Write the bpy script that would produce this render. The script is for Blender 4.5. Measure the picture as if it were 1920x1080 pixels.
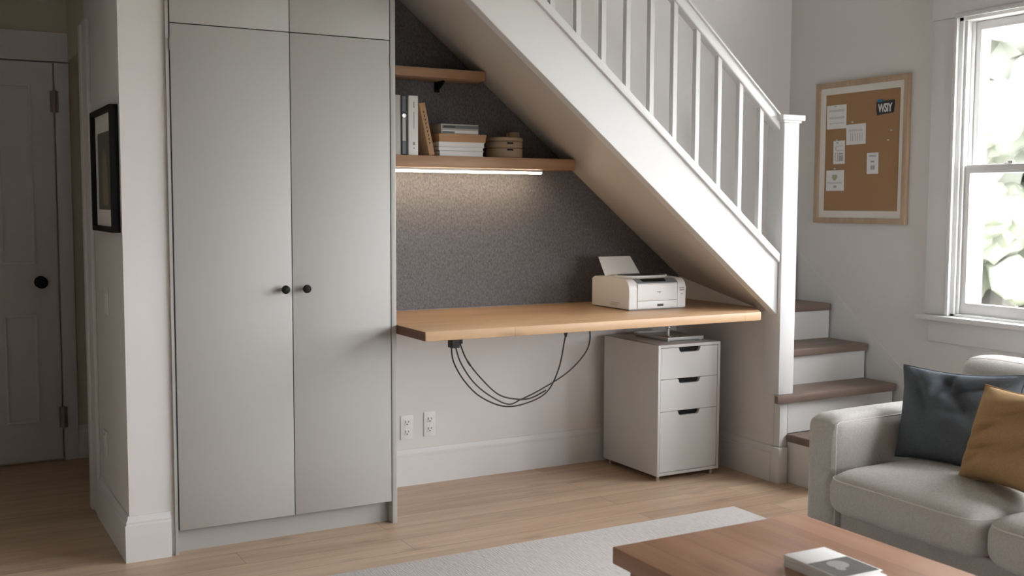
import bpy, bmesh, math, random
from mathutils import Vector, Matrix, noise
random.seed(7)
for o in list(bpy.data.objects): bpy.data.objects.remove(o)
scn = bpy.context.scene
COL = scn.collection
R = math.radians

# ---------------------------------------------------------------- camera, sky, exposure
def make_camera():
    yaw, pitch, roll, f = R(29.1), R(4.45), R(.2), 2030.0
    cy, sy, cp, sp = math.cos(yaw), math.sin(yaw), math.cos(pitch), math.sin(pitch)
    fwd = Vector((sy*cp, cy*cp, -sp)); r = Vector((cy, -sy, 0)); up = r.cross(fwd)
    cr, sr = math.cos(roll), math.sin(roll)
    r2 = cr*r + sr*up; u2 = -sr*r + cr*up
    m = Matrix(((r2.x, u2.x, -fwd.x, 0), (r2.y, u2.y, -fwd.y, 0), (r2.z, u2.z, -fwd.z, 1.2), (0, 0, 0, 1)))
    cam = bpy.data.cameras.new('camera'); o = bpy.data.objects.new('camera', cam); COL.objects.link(o)
    o.matrix_world = m
    cam.sensor_width = 36; cam.lens = f*36/1920; cam.clip_start = .02
    cam.dof.use_dof = True; cam.dof.focus_distance = 4.1; cam.dof.aperture_fstop = 4.5
    scn.camera = o
make_camera()

SKY = 5.6
w = bpy.data.worlds.new('overcast sky'); scn.world = w; w.use_nodes = True
wn = w.node_tree; bgn = wn.nodes['Background']
bgn.inputs[1].default_value = SKY
bgn.inputs[0].default_value = (.95, .965, 1.0, 1)
vs = scn.view_settings
scn.display_settings.display_device = 'sRGB'
vs.view_transform = 'Standard'; vs.look = 'None'; vs.gamma = 1; vs.use_curve_mapping = False
vs.exposure = 2.17

def portal(name, loc, rot, sx, sy):
    l = bpy.data.lights.new(name, 'AREA'); l.shape = 'RECTANGLE'; l.size = sx; l.size_y = sy
    l.cycles.is_portal = True
    o = bpy.data.objects.new(name, l); COL.objects.link(o); o.location = loc; o.rotation_euler = rot
XR = 3.95; YB = 4.19          # window wall, back wall
WINS = [(2.66, 3.17), (1.99, 2.50), (1.32, 1.83), (-.4, .9)]  # last and widest window is unseen, added for more daylight
WZ0, WZ1 = .72, 2.0
for a, b in WINS:
    portal('window portal', (XR+.17, (a+b)/2, (WZ0+WZ1)/2), (0, R(90), 0), WZ1-WZ0, b-a)

SW = (3.5, 3.85, 2.5, 2.85)    # unseen high window, added to brighten the wall behind the balusters
portal('window portal', (XR+.17, (SW[0]+SW[1])/2, (SW[2]+SW[3])/2), (0, R(90), 0), SW[3]-SW[2], SW[1]-SW[0])

FW = (2.75, 3.5, .6, 1.6)       # unseen window behind the camera, added as fill light
portal('window portal', ((FW[0]+FW[1])/2, -1.77, (FW[2]+FW[3])/2), (R(90), 0, 0), FW[1]-FW[0], FW[3]-FW[2])

# ---------------------------------------------------------------- materials
def srgb(r, g, b):
    f = lambda c: (c/255/12.92) if c/255 <= .04045 else ((c/255+.055)/1.055)**2.4
    return (f(r), f(g), f(b), 1)
def new_mat(name):
    m = bpy.data.materials.new(name); m.use_nodes = True
    nt = m.node_tree; return m, nt, nt.nodes['Principled BSDF']
def lnk(nt, a, b): nt.links.new(a, b)
def N(nt, t, **kw):
    n = nt.nodes.new(t)
    for k, v in kw.items(): setattr(n, k, v)
    return n
def coords(nt, scale=(1, 1, 1), rot=(0, 0, 0)):
    tc = N(nt, 'ShaderNodeTexCoord'); mp = N(nt, 'ShaderNodeMapping')
    mp.inputs['Scale'].default_value = scale; mp.inputs['Rotation'].default_value = rot
    lnk(nt, tc.outputs['Object'], mp.inputs['Vector']); return mp.outputs['Vector']
def mix(nt, fac, a, b, mode='MIX'):
    n = N(nt, 'ShaderNodeMix', data_type='RGBA', blend_type=mode)
    for sock, v in ((n.inputs[0], fac), (n.inputs[6], a), (n.inputs[7], b)):
        if hasattr(v, 'type') and hasattr(v, 'node'): lnk(nt, v, sock)
        else: sock.default_value = v
    return n.outputs[2]
def scl(c, k): return (min(1, c[0]*k), min(1, c[1]*k), min(1, c[2]*k), 1)
def bump(nt, bs, h, strength, dist=.002):
    b = N(nt, 'ShaderNodeBump'); b.inputs['Strength'].default_value = strength; b.inputs['Distance'].default_value = dist
    lnk(nt, h, b.inputs['Height']); lnk(nt, b.outputs[0], bs.inputs['Normal'])
def paint(name, c, rough=.55, var=.03, bmp=.05, scale=40, spec=.35):
    m, nt, bs = new_mat(name)
    v = coords(nt)
    n = N(nt, 'ShaderNodeTexNoise'); n.inputs['Scale'].default_value = 1.7; n.inputs['Detail'].default_value = 4; lnk(nt, v, n.inputs['Vector'])
    lnk(nt, mix(nt, n.outputs[0], scl(c, 1-var), scl(c, 1+var)), bs.inputs['Base Color'])
    bs.inputs['Roughness'].default_value = rough; bs.inputs['Specular IOR Level'].default_value = spec
    if bmp:
        n2 = N(nt, 'ShaderNodeTexNoise'); n2.inputs['Scale'].default_value = scale*6; lnk(nt, v, n2.inputs['Vector'])
        bump(nt, bs, n2.outputs[0], bmp, .001)
    return m
def plain(name, c, rough=.5, metal=0, spec=.5):
    m, nt, bs = new_mat(name)
    v = coords(nt); n = N(nt, 'ShaderNodeTexNoise'); n.inputs['Scale'].default_value = 30; lnk(nt, v, n.inputs['Vector'])
    lnk(nt, mix(nt, n.outputs[0], scl(c, .96), scl(c, 1.04)), bs.inputs['Base Color'])
    bs.inputs['Roughness'].default_value = rough; bs.inputs['Metallic'].default_value = metal
    bs.inputs['Specular IOR Level'].default_value = spec
    return m
def wood(name, c1, c2, axis='X', rough=.45, planks=None, gap=.25, knots=True, spec=.4, fine=1.0):
    """grain streaks along an axis; planks = (length, width) gives boards with their own tone"""
    m, nt, bs = new_mat(name)
    long_, cross = 1.6, 22*fine
    sc = {'X': (long_, cross, cross), 'Y': (cross, long_, cross), 'Z': (cross, cross, long_)}[axis]
    v = coords(nt, sc)
    if planks:
        tc = N(nt, 'ShaderNodeTexCoord'); mp = N(nt, 'ShaderNodeMapping')
        if axis == 'Y': mp.inputs['Rotation'].default_value = (0, 0, R(90))
        lnk(nt, tc.outputs['Object'], mp.inputs['Vector'])
        br = N(nt, 'ShaderNodeTexBrick'); lnk(nt, mp.outputs[0], br.inputs['Vector'])
        br.offset = .37; br.squash = 1
        for k, val in (('Scale', 1), ('Mortar Size', .0012), ('Mortar Smooth', .4), ('Bias', 0), ('Brick Width', planks[0]), ('Row Height', planks[1])):
            br.inputs[k].default_value = val
        br.inputs['Color1'].default_value = (0, 0, 0, 1); br.inputs['Color2'].default_value = (1, 1, 1, 1); br.inputs['Mortar'].default_value = (.5, .5, .5, 1)
        add = N(nt, 'ShaderNodeVectorMath', operation='MULTIPLY_ADD')
        add.inputs[1].default_value = (7, 7, 7); lnk(nt, br.outputs['Color'], add.inputs[0]); lnk(nt, v, add.inputs[2])
        v = add.outputs[0]
    n = N(nt, 'ShaderNodeTexNoise'); n.inputs['Scale'].default_value = 1; n.inputs['Detail'].default_value = 6
    n.inputs['Roughness'].default_value = .6; n.inputs['Distortion'].default_value = .6; lnk(nt, v, n.inputs['Vector'])
    rp = N(nt, 'ShaderNodeValToRGB'); rp.color_ramp.elements[0].position = .34; rp.color_ramp.elements[1].position = .66
    rp.color_ramp.elements[0].color = c2; rp.color_ramp.elements[1].color = c1
    lnk(nt, n.outputs[0], rp.inputs[0]); colr = rp.outputs[0]
    if planks:
        colr = mix(nt, .42, colr, mix(nt, br.outputs['Color'], scl(c2, .98), scl(c1, 1.06)))
        colr = mix(nt, br.outputs['Fac'], colr, scl(c2, gap))
    if knots:
        v2 = coords(nt, {'X': (2.2, 7, 7), 'Y': (7, 2.2, 7), 'Z': (7, 7, 2.2)}[axis])
        vo = N(nt, 'ShaderNodeTexVoronoi'); vo.inputs['Scale'].default_value = 1.0; lnk(nt, v2, vo.inputs['Vector'])
        r2 = N(nt, 'ShaderNodeValToRGB'); r2.color_ramp.elements[0].position = .02; r2.color_ramp.elements[1].position = .16
        r2.color_ramp.elements[0].color = (1, 1, 1, 1); r2.color_ramp.elements[1].color = (0, 0, 0, 1)
        lnk(nt, vo.outputs['Distance'], r2.inputs[0])
        mu = N(nt, 'ShaderNodeMath', operation='MULTIPLY'); mu.inputs[1].default_value = .45; lnk(nt, r2.outputs[0], mu.inputs[0])
        colr = mix(nt, mu.outputs[0], colr, scl(c2, .5))
    lnk(nt, colr, bs.inputs['Base Color'])
    bs.inputs['Roughness'].default_value = rough; bs.inputs['Specular IOR Level'].default_value = spec
    bump(nt, bs, n.outputs[0], .12, .001)
    return m
def fabric(name, c, var=.1, scale=500, rough=.9, bmp=.4, mott=18, weave=0):
    m, nt, bs = new_mat(name)
    v = coords(nt)
    n = N(nt, 'ShaderNodeTexNoise'); n.inputs['Scale'].default_value = mott; n.inputs['Detail'].default_value = 8; n.inputs['Roughness'].default_value = .7
    lnk(nt, v, n.inputs['Vector'])
    colr = mix(nt, n.outputs[0], scl(c, 1-var), scl(c, 1+var))
    if weave:
        for sc_ in ((110, 110, 700), (700, 700, 110)):
            n3 = N(nt, 'ShaderNodeTexNoise'); n3.inputs['Scale'].default_value = 1; n3.inputs['Detail'].default_value = 3; lnk(nt, coords(nt, sc_), n3.inputs['Vector'])
            rp = N(nt, 'ShaderNodeValToRGB'); e = rp.color_ramp.elements; e[0].position = .35; e[1].position = .65
            e[0].color = (1-weave, 1-weave, 1-weave, 1); e[1].color = (1, 1, 1, 1); lnk(nt, n3.outputs[0], rp.inputs[0])
            colr = mix(nt, 1.0, colr, rp.outputs[0], 'MULTIPLY')
    lnk(nt, colr, bs.inputs['Base Color'])
    wv = N(nt, 'ShaderNodeTexNoise'); wv.inputs['Scale'].default_value = scale; lnk(nt, v, wv.inputs['Vector'])
    bump(nt, bs, wv.outputs[0], bmp, .0015)
    bs.inputs['Roughness'].default_value = rough; bs.inputs['Specular IOR Level'].default_value = .08
    bs.inputs['Sheen Weight'].default_value = .04
    return m
def emit(name, c, s):
    m, nt, bs = new_mat(name)
    bs.inputs['Base Color'].default_value = c; bs.inputs['Emission Color'].default_value = c; bs.inputs['Emission Strength'].default_value = s
    return m
def felt(name):
    m, nt, bs = new_mat(name)
    v = coords(nt, (1, 1, .62))
    n = N(nt, 'ShaderNodeTexNoise'); n.inputs['Scale'].default_value = 130; n.inputs['Detail'].default_value = 6; n.inputs['Roughness'].default_value = .7
    lnk(nt, v, n.inputs['Vector'])
    rp = N(nt, 'ShaderNodeValToRGB'); e = rp.color_ramp.elements
    e[0].position = .3; e[0].color = (.095, .095, .102, 1); e[1].position = .7; e[1].color = (.215, .215, .228, 1)
    lnk(nt, n.outputs[0], rp.inputs[0]); lnk(nt, rp.outputs[0], bs.inputs['Base Color'])
    n2 = N(nt, 'ShaderNodeTexNoise'); n2.inputs['Scale'].default_value = 220; n2.inputs['Detail'].default_value = 3; lnk(nt, v, n2.inputs['Vector'])
    bump(nt, bs, n2.outputs[0], .7, .003)
    bs.inputs['Roughness'].default_value = .95; bs.inputs['Specular IOR Level'].default_value = .1
    return m
def pane_mat():
    m = bpy.data.materials.new('window glass'); m.use_nodes = True; nt = m.node_tree; nt.nodes.clear()
    o = N(nt, 'ShaderNodeOutputMaterial'); t = N(nt, 'ShaderNodeBsdfTransparent'); g = N(nt, 'ShaderNodeBsdfGlossy'); g.inputs['Roughness'].default_value = .02
    mx = N(nt, 'ShaderNodeMixShader'); mx.inputs[0].default_value = .05
    lnk(nt, t.outputs[0], mx.inputs[1]); lnk(nt, g.outputs[0], mx.inputs[2]); lnk(nt, mx.outputs[0], o.inputs[0]); return m
def rug_mat():
    m, nt, bs = new_mat('rug wool')
    v = coords(nt, (130, 14, 1))
    n = N(nt, 'ShaderNodeTexNoise'); n.inputs['Scale'].default_value = 1.6; n.inputs['Detail'].default_value = 5; n.inputs['Roughness'].default_value = .65; lnk(nt, v, n.inputs['Vector'])
    rp = N(nt, 'ShaderNodeValToRGB'); e = rp.color_ramp.elements
    e[0].position = .32; e[0].color = (.70, .675, .655, 1); e[1].position = .68; e[1].color = (.86, .835, .815, 1)
    lnk(nt, n.outputs[0], rp.inputs[0]); lnk(nt, rp.outputs[0], bs.inputs['Base Color'])
    bump(nt, bs, n.outputs[0], .8, .006)
    bs.inputs['Roughness'].default_value = .95; bs.inputs['Specular IOR Level'].default_value = .1
    return m
M = dict(
    wall=paint('wall paint', (.735, .72, .70, 1), .75),
    white=paint('white trim paint', (.745, .745, .74, 1), .4, var=.01, bmp=.02),
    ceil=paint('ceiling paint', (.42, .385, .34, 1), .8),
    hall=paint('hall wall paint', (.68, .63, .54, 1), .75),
    cab=paint('cabinet lacquer', (.45, .45, .43, 1), .42, var=.015, bmp=.02),
    cabin=paint('cabinet inside', (.12, .12, .11, 1), .6, bmp=0),
    filecab=paint('file cabinet lacquer', (.65, .65, .64, 1), .4, var=.01, bmp=.02),
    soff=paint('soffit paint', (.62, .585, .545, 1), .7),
    oak=wood('worktop oak', srgb(208, 174, 138), srgb(188, 152, 116), 'X', .38, planks=(1.1, .09), gap=.72),
    oakend_shade=wood('worktop end grain shaded', srgb(128, 94, 74), srgb(100, 70, 54), 'Y', .55, knots=False),  # end grain, darkened further to carry the shade on the desk's left end
    shelf=wood('shelf oak', srgb(186, 152, 122), srgb(164, 128, 100), 'X', .45),
    tread=wood('stair tread wood', srgb(142, 124, 112), srgb(118, 101, 91), 'X', .5, knots=False),
    floor=wood('floor oak planks', srgb(214, 189, 163), srgb(178, 150, 126), 'X', .42, planks=(1.5, .135), gap=.55),
    table=wood('coffee table wood', srgb(178, 136, 108), srgb(144, 104, 80), 'Y', .36, planks=(3, .1), gap=.75),
    frame=wood('pale wood frame', srgb(192, 168, 142), srgb(174, 149, 124), 'Z', .5, knots=False),
    cork=fabric('cork', srgb(168, 133, 100), .14, 700, .9, .5, 160),
    felt=felt('grey felt'),
    black=plain('black metal', (.010, .010, .010, 1), .6, spec=.2),
    blackp=plain('black plastic', (.02, .02, .021, 1), .5),
    steel=plain('brushed steel', (.55, .54, .52, 1), .35, .9),
    brass=plain('aged hinge metal', (.30, .27, .22, 1), .6, .2),
    clear=plain('pale acrylic', (.62, .63, .62, 1), .2),
    pwhite=paint('printer plastic', (.80, .80, .79, 1), .35, var=.01, bmp=.03),
    pgrey=plain('printer grey plastic', (.16, .18, .195, 1), .4),
    mark=plain('grey print', (.33, .33, .33, 1), .6),
    paper=paint('paper', (.82, .81, .80, 1), .8, var=.015, bmp=0),
    ink=plain('pale ink', (.45, .45, .45, 1), .8),
    dink=plain('dark ink', (.08, .08, .08, 1), .8),
    bookgrey=paint('grey book cloth', (.50, .50, .47, 1), .7),
    bookdark=paint('dark binder cloth', (.055, .058, .06, 1), .6),
    bookslate=paint('slate label', (.16, .18, .2, 1), .6),
    kraft=paint('kraft card', srgb(184, 148, 114), .75, var=.06),
    kraftd=paint('dark kraft card', srgb(150, 108, 74), .75),
    boxtan=paint('tan box card', srgb(164, 146, 122), .7),
    sofa=fabric('sofa linen', (.62, .60, .57, 1), .05, 420, .9, .5, 40, .16),
    sofapipe=fabric('sofa seam cord', (.66, .63, .59, 1), .04, 420),
    blue=fabric('slate blue linen', (.135, .155, .18, 1), .1, 480, weave=.18),
    mustard=fabric('mustard linen', (.49, .315, .155, 1), .1, 480, weave=.15),
    mat=paint('mount card', (.80, .77, .72, 1), .8, bmp=0),
    led=emit('led diffuser', (1, .78, .54, 1), 9),
    glass=pane_mat(),
    rug=rug_mat(),
    art=paint('print grey', (.13, .13, .12, 1), .7),
    artfig=paint('print ochre', (.24, .21, .15, 1), .7, var=.2),
    cyan=plain('blue sticker ink', (.02, .22, .42, 1), .5),
    plate=paint('switch plate plastic', (.80, .79, .76, 1), .35, var=.01, bmp=0),
    grass=fabric('lawn', (.20, .21, .165, 1), .2, 60, 1, .2, 3),
    leafA=fabric('pale tree foliage', (.19, .195, .17, 1), .3, 8, 1, 1, 3),
    leafB=fabric('green tree foliage', (.17, .18, .14, 1), .25, 8, 1, 1, 3),
    bark=fabric('bark', (.12, .115, .10, 1), .3, 30, 1, 1, 6),
)

# ---------------------------------------------------------------- mesh helpers
class MB:
    def __init__(s): s.bm = bmesh.new()
    def _add(s, t):
        me = bpy.data.meshes.new('tmp'); t.to_mesh(me); t.free(); s.bm.from_mesh(me); bpy.data.meshes.remove(me)
        return s
    def box(s, x0, y0, z0, x1, y1, z1, bev=0, seg=2):
        t = bmesh.new(); bmesh.ops.create_cube(t, size=1)
        dx, dy, dz = abs(x1-x0), abs(y1-y0), abs(z1-z0)
        bmesh.ops.scale(t, vec=(dx, dy, dz), verts=t.verts)
        bmesh.ops.translate(t, vec=((x0+x1)/2, (y0+y1)/2, (z0+z1)/2), verts=t.verts)
        if bev: bmesh.ops.bevel(t, geom=list(t.edges), offset=min(bev, .45*min(dx, dy, dz)), segments=seg, profile=.5, affect='EDGES')
        return s._add(t)
    def prism(s, pts, axis, a0, a1, bev=0, seg=2):
        """2-D outline swept along an axis: Y -> pts are (x,z); X -> (y,z); Z -> (x,y)"""
        mk = {'Y': lambda p, a: (p[0], a, p[1]), 'X': lambda p, a: (a, p[0], p[1]), 'Z': lambda p, a: (p[0], p[1], a)}[axis]
        t = bmesh.new()
        A = [t.verts.new(mk(p, a0)) for p in pts]; B = [t.verts.new(mk(p, a1)) for p in pts]
        n = len(pts); t.faces.new(A); t.faces.new(B[::-1])
        for i in range(n): t.faces.new((A[i], B[i], B[(i+1) % n], A[(i+1) % n]))
        bmesh.ops.recalc_face_normals(t, faces=t.faces)
        if bev: bmesh.ops.bevel(t, geom=list(t.edges), offset=bev, segments=seg, profile=.5, affect='EDGES')
        return s._add(t)
    def ring(s, axis, a0, a1, u0, v0, u1, v1, w, bev=.0015, bot=None):
        """mitred rectangular frame; axis 'X': u=y,v=z  axis 'Y': u=x,v=z"""
        wb = w if bot is None else bot
        O = [(u0, v0), (u1, v0), (u1, v1), (u0, v1)]; I = [(u0+w, v0+wb), (u1-w, v0+wb), (u1-w, v1-w), (u0+w, v1-w)]
        mk = (lambda p, a: (a, p[0], p[1])) if axis == 'X' else (lambda p, a: (p[0], a, p[1]))
        t = bmesh.new(); L = [[t.verts.new(mk(p, a)) for p in q] for a in (a0, a1) for q in (O, I)]
        for k in range(4):
            n = (k+1) % 4
            t.faces.new((L[0][k], L[0][n], L[1][n], L[1][k])); t.faces.new((L[2][k], L[2][n], L[3][n], L[3][k]))
            t.faces.new((L[0][k], L[0][n], L[2][n], L[2][k])); t.faces.new((L[1][k], L[1][n], L[3][n], L[3][k]))
        bmesh.ops.recalc_face_normals(t, faces=t.faces)
        if bev: bmesh.ops.bevel(t, geom=list(t.edges), offset=bev, segments=2, profile=.5, affect='EDGES')
        return s._add(t)
    def hexa(s, p):
        t = bmesh.new(); v = [t.verts.new(q) for q in p]
        for f in ((0, 1, 2, 3), (7, 6, 5, 4), (0, 4, 5, 1), (1, 5, 6, 2), (2, 6, 7, 3), (3, 7, 4, 0)): t.faces.new([v[i] for i in f])
        bmesh.ops.recalc_face_normals(t, faces=t.faces)
        return s._add(t)
    def tube(s, path, r, seg=10, closed=False, rads=None):
        P = [Vector(p) for p in path]; n = len(P); t = bmesh.new(); rings = []
        ref = None
        for i, p in enumerate(P):
            a = P[(i-1) % n] if (closed or i > 0) else p; b = P[(i+1) % n] if (closed or i < n-1) else p
            d = (b-a).normalized()
            if ref is None: ref = Vector((0, 0, 1)) if abs(d.z) < .9 else Vector((1, 0, 0))
            u = d.cross(ref).normalized(); ref = u.cross(d).normalized(); rr = rads[i] if rads else r
            rings.append([t.verts.new(p + rr*(math.cos(k*math.tau/seg)*u + math.sin(k*math.tau/seg)*ref)) for k in range(seg)])
        for i in range(n if closed else n-1):
            A, B = rings[i], rings[(i+1) % n]
            for k in range(seg): t.faces.new((A[k], A[(k+1) % seg], B[(k+1) % seg], B[k]))
        if not closed: t.faces.new(rings[0][::-1]); t.faces.new(rings[-1])
        bmesh.ops.recalc_face_normals(t, faces=t.faces)
        return s._add(t)
    def lathe(s, prof, origin, axis='Z', seg=28):
        """prof: (radius, height) pairs"""
        O = Vector(origin); t = bmesh.new(); rings = []
        def pt(r, h, a):
            c, q = r*math.cos(a), r*math.sin(a)
            return O + {'Z': Vector((c, q, h)), 'Y': Vector((c, h, q)), 'X': Vector((h, c, q))}[axis]
        for r, h in prof: rings.append([t.verts.new(pt(max(r, 1e-5), h, k*math.tau/seg)) for k in range(seg)])
        for A, B in zip(rings, rings[1:]):
            for k in range(seg): t.faces.new((A[k], A[(k+1) % seg], B[(k+1) % seg], B[k]))
        t.faces.new(rings[0][::-1]); t.faces.new(rings[-1])
        bmesh.ops.recalc_face_normals(t, faces=t.faces)
        return s._add(t)
    def build(s, name, mat, parent=None, smooth=True):
        me = bpy.data.meshes.new(name); bm = s.bm
        root = parent
        while root is not None and root.parent is not None: root = root.parent
        if root is not None: bmesh.ops.translate(bm, vec=-root.location, verts=bm.verts)
        bm.to_mesh(me); bm.free(); me.materials.append(mat)
        if smooth:
            me.polygons.foreach_set('use_smooth', [True]*len(me.polygons)); me.set_sharp_from_angle(angle=R(32))
        o = bpy.data.objects.new(name, me); COL.objects.link(o)
        if parent is not None: o.parent = parent
        return o
def box(*a, **k): return MB().box(*a, **k)
def struct(o): o['kind'] = 'structure'; return o
def thing(name, label, cat, loc, group=None):
    o = bpy.data.objects.new(name, None); COL.objects.link(o); o.location = loc; o.empty_display_size = .05
    return tag(o, label, cat, group)
def tag(o, label, cat, group=None):
    o['label'] = label; o['category'] = cat
    if group: o['group'] = group
    return o
def rbase(o):
    """put a single-mesh thing's origin at its base centre"""
    me = o.data; xs = [v.co for v in me.vertices]
    c = Vector(((min(v.x for v in xs)+max(v.x for v in xs))/2, (min(v.y for v in xs)+max(v.y for v in xs))/2, min(v.z for v in xs)))
    me.transform(Matrix.Translation(-c)); o.location = c; return o

# ---------------------------------------------------------------- room shell
CZ = 3.3
struct(box(-2.3, -1.75, -.06, XR+.15, 6.2, 0).build('floor', M['floor']))
struct(box(-2.3, -1.75, CZ, XR+.15, 6.2, CZ+.1).build('ceiling', M['ceil']))
struct(box(.755, YB, 0, XR+.15, YB+.12, CZ).build('wall_back', M['wall']))
# window wall with four openings
wb = MB(); y = -1.75
for a, b in sorted(WINS):
    wb.box(XR, y, 0, XR+.15, a, CZ); wb.box(XR, a, 0, XR+.15, b, WZ0); wb.box(XR, a, WZ1, XR+.15, b, CZ); y = b
wb.box(XR, y, 0, XR+.15, SW[0], CZ).box(XR, SW[0], 0, XR+.15, SW[1], SW[2]).box(XR, SW[0], SW[3], XR+.15, SW[1], CZ).box(XR, SW[1], 0, XR+.15, YB+.12, CZ)
struct(wb.build('wall_right', M['wall'], smooth=False))
wf = MB()
wf.box(-2.3, -1.75, 0, FW[0], -1.6, CZ).box(FW[1], -1.75, 0, XR, -1.6, CZ).box(FW[0], -1.75, 0, FW[1], -1.6, FW[2]).box(FW[0], -1.75, FW[3], FW[1], -1.6, CZ)
struct(wf.build('wall_front', M['wall'], smooth=False))
wfo = struct(MB().ring('Y', -1.74, -1.58, FW[0]-.1, FW[2]-.1, FW[1]+.1, FW[3]+.1, .14).build('window_6', M['white']))
box(FW[0], -1.68, FW[2], FW[1], -1.676, FW[3]).build('pane', M['glass'], wfo)
struct(box(-2.3, -1.6, 0, -2.15, 3.72, CZ).build('wall_left', M['wall']))
# wall beside the cabinet, with the hallway opening
PX0, PX1, PY0 = .61, .757, 3.72
struct(MB().box(PX0, PY0, 0, PX1, 4.46, CZ).build('wall_pier', M['wall'], smooth=False))
struct(MB().box(-2.3, PY0, 0, -.22, 3.87, CZ).box(-.22, PY0, 1.98, PX0, 3.87, CZ).build('wall_hall_shade', M['wall'], smooth=False))  # unseen header and left jamb, shaped to keep the hall dark
struct(MB().box(.66, 4.46, 0, .757, 4.86, 2.3).box(.66, 4.86, 1.84, .757, 5.38, 2.3).build('wall_hall_side', M['hall'], smooth=False))
struct(MB().box(.757, 4.7, 0, 1.5, 4.86, 2.3).box(1.4, 4.86, 0, 1.5, 5.38, 2.3).build('wall_side_passage', M['hall'], smooth=False))
struct(MB().box(-.85, 5.38, 0, 1.5, 5.5, 2.3).build('wall_hall_end', M['hall'], smooth=False))
struct(MB().box(-.85, 3.87, 0, -.75, 5.38, 2.3).build('wall_hall_left', M['hall'], smooth=False))
struct(MB().box(-.85, 3.87, 2.3, .61, 4.86, 2.4).box(-.85, 4.86, 2.3, 1.5, 5.5, 2.4).build('ceiling_hall', M['ceil'], smooth=False))
# wall under the staircase, right of the file cabinet
XS = 3.25
def sof_front(x): return .759 - .8076*(x-3.2)          # lower edge of the stringer, at its front
def sof_z(x, y): return sof_front(x) + .137*(y-3.48)/.71
stw = MB(); zf, zb = sof_z(XS, 3.5)+.06, sof_z(XS, YB)+.1
stw.hexa([(XS, 3.5, 0), (XS+.045, 3.5, 0), (XS+.045, YB, 0), (XS, YB, 0), (XS, 3.5, zf), (XS+.045, 3.5, zf), (XS+.045, YB, zb), (XS, YB, zb)])
struct(stw.build('wall_under_stairs', M['wall'], smooth=False))

def bb_profile(h=.155, t=.016):     # (offset from wall, height)
    return [(0, 0), (t, 0), (t, h*.80), (t*.72, h*.83), (t*.8, h*.87), (t*.45, h*.93), (t*.35, h), (0, h)]
def baseboard(name, axis, wallc, sgn, a0, a1):
    p = [(wallc + sgn*o, h) for o, h in bb_profile()]
    return struct(MB().prism(p, 'X' if axis == 'X' else 'Y', a0, a1).build(name, M['white']))
baseboard('baseboard_back', 'X', YB, -1, 1.57, XS)
baseboard('baseboard_stairs', 'Y', XS, -1, 3.501, YB-.017)
struct(box(XS, 3.463, 0, XS+.044, 3.4995, .3495, bev=.002).build('trim_3', M['white']))
struct(MB().prism([(XS-.016, 3.447), (XS+.034, 3.447), (XS+.034, 3.462), (XS-.001, 3.462), (XS-.001, 3.4995), (XS-.016, 3.4995)], 'Z', 0, .155, bev=.002).build('baseboard_newel', M['white']))
baseboard('baseboard_right', 'Y', XR, -1, -1.6, 3.3)
pb = bmesh.new(); rows = []
for o_, h_ in bb_profile(): rows.append([pb.verts.new((PX0-o_, 4.33, h_)), pb.verts.new((PX0-o_, PY0-o_, h_)), pb.verts.new((PX1-.014, PY0-o_, h_))])
for k in range(len(rows)):
    A_, B_ = rows[k], rows[(k+1) % len(rows)]
    for q in (0, 1): pb.faces.new((A_[q], A_[q+1], B_[q+1], B_[q]))
pb.faces.new([r_[0] for r_ in rows]); pb.faces.new([r_[2] for r_ in rows][::-1]); bmesh.ops.recalc_face_normals(pb, faces=pb.faces)
struct(MB()._add(pb).build('baseboard_pier', M['white']))
baseboard('baseboard_hall_end', 'X', 5.38, -1, .66, 1.4)
# casing where the pier wall ends
struct(MB().box(PX0-.014, 4.33, 0, PX0, 4.46, 1.88, bev=.003).box(PX0-.022, 4.43, 0, PX0+.05, 4.475, 1.87, bev=.003).build('trim_1', M['white']))
# hall door with casing
struct(MB().box(.60, 5.36, 0, .662, 5.38, 1.83, bev=.003).box(-.12, 5.36, 0, -.056, 5.38, 1.83, bev=.003).box(-.13, 5.355, 1.835, .665, 5.38, 1.965, bev=.003).build('trim_2', M['white']))
DX0, DX1 = -.052, .592
door = struct(box(DX0, 5.352, .012, DX1, 5.378, 1.828, bev=.002).build('door_1', M['white']))
pan = MB()
for x0, x1 in ((DX0+.094, DX0+.235), (DX1-.235, DX1-.094)):
    for z0, z1 in ((.19, .69), (.92, 1.73)):
        pan.ring('Y', 5.3445, 5.3525, x0, z0, x1, z1, .012, .002)
pan.build('panel_moulding', M['white'], door)
MB().lathe([(.011, 0), (.011, -.02), (.02, -.028), (.027, -.038), (.027, -.048), (.018, -.056), (.002, -.058)], (.517, 5.352, .836), 'Y').lathe([(.028, 0), (.028, -.006), (.02, -.009)], (.517, 5.352, .836), 'Y').build('door_knob', M['black'], door)
for z in (.205, 1.655):
    MB().tube([(.597, 5.348, z-.05), (.597, 5.348, z+.05)], .009, 12).box(.578, 5.349, z-.048, .615, 5.3525, z+.048).build('hinge', M['brass'], door)

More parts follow.
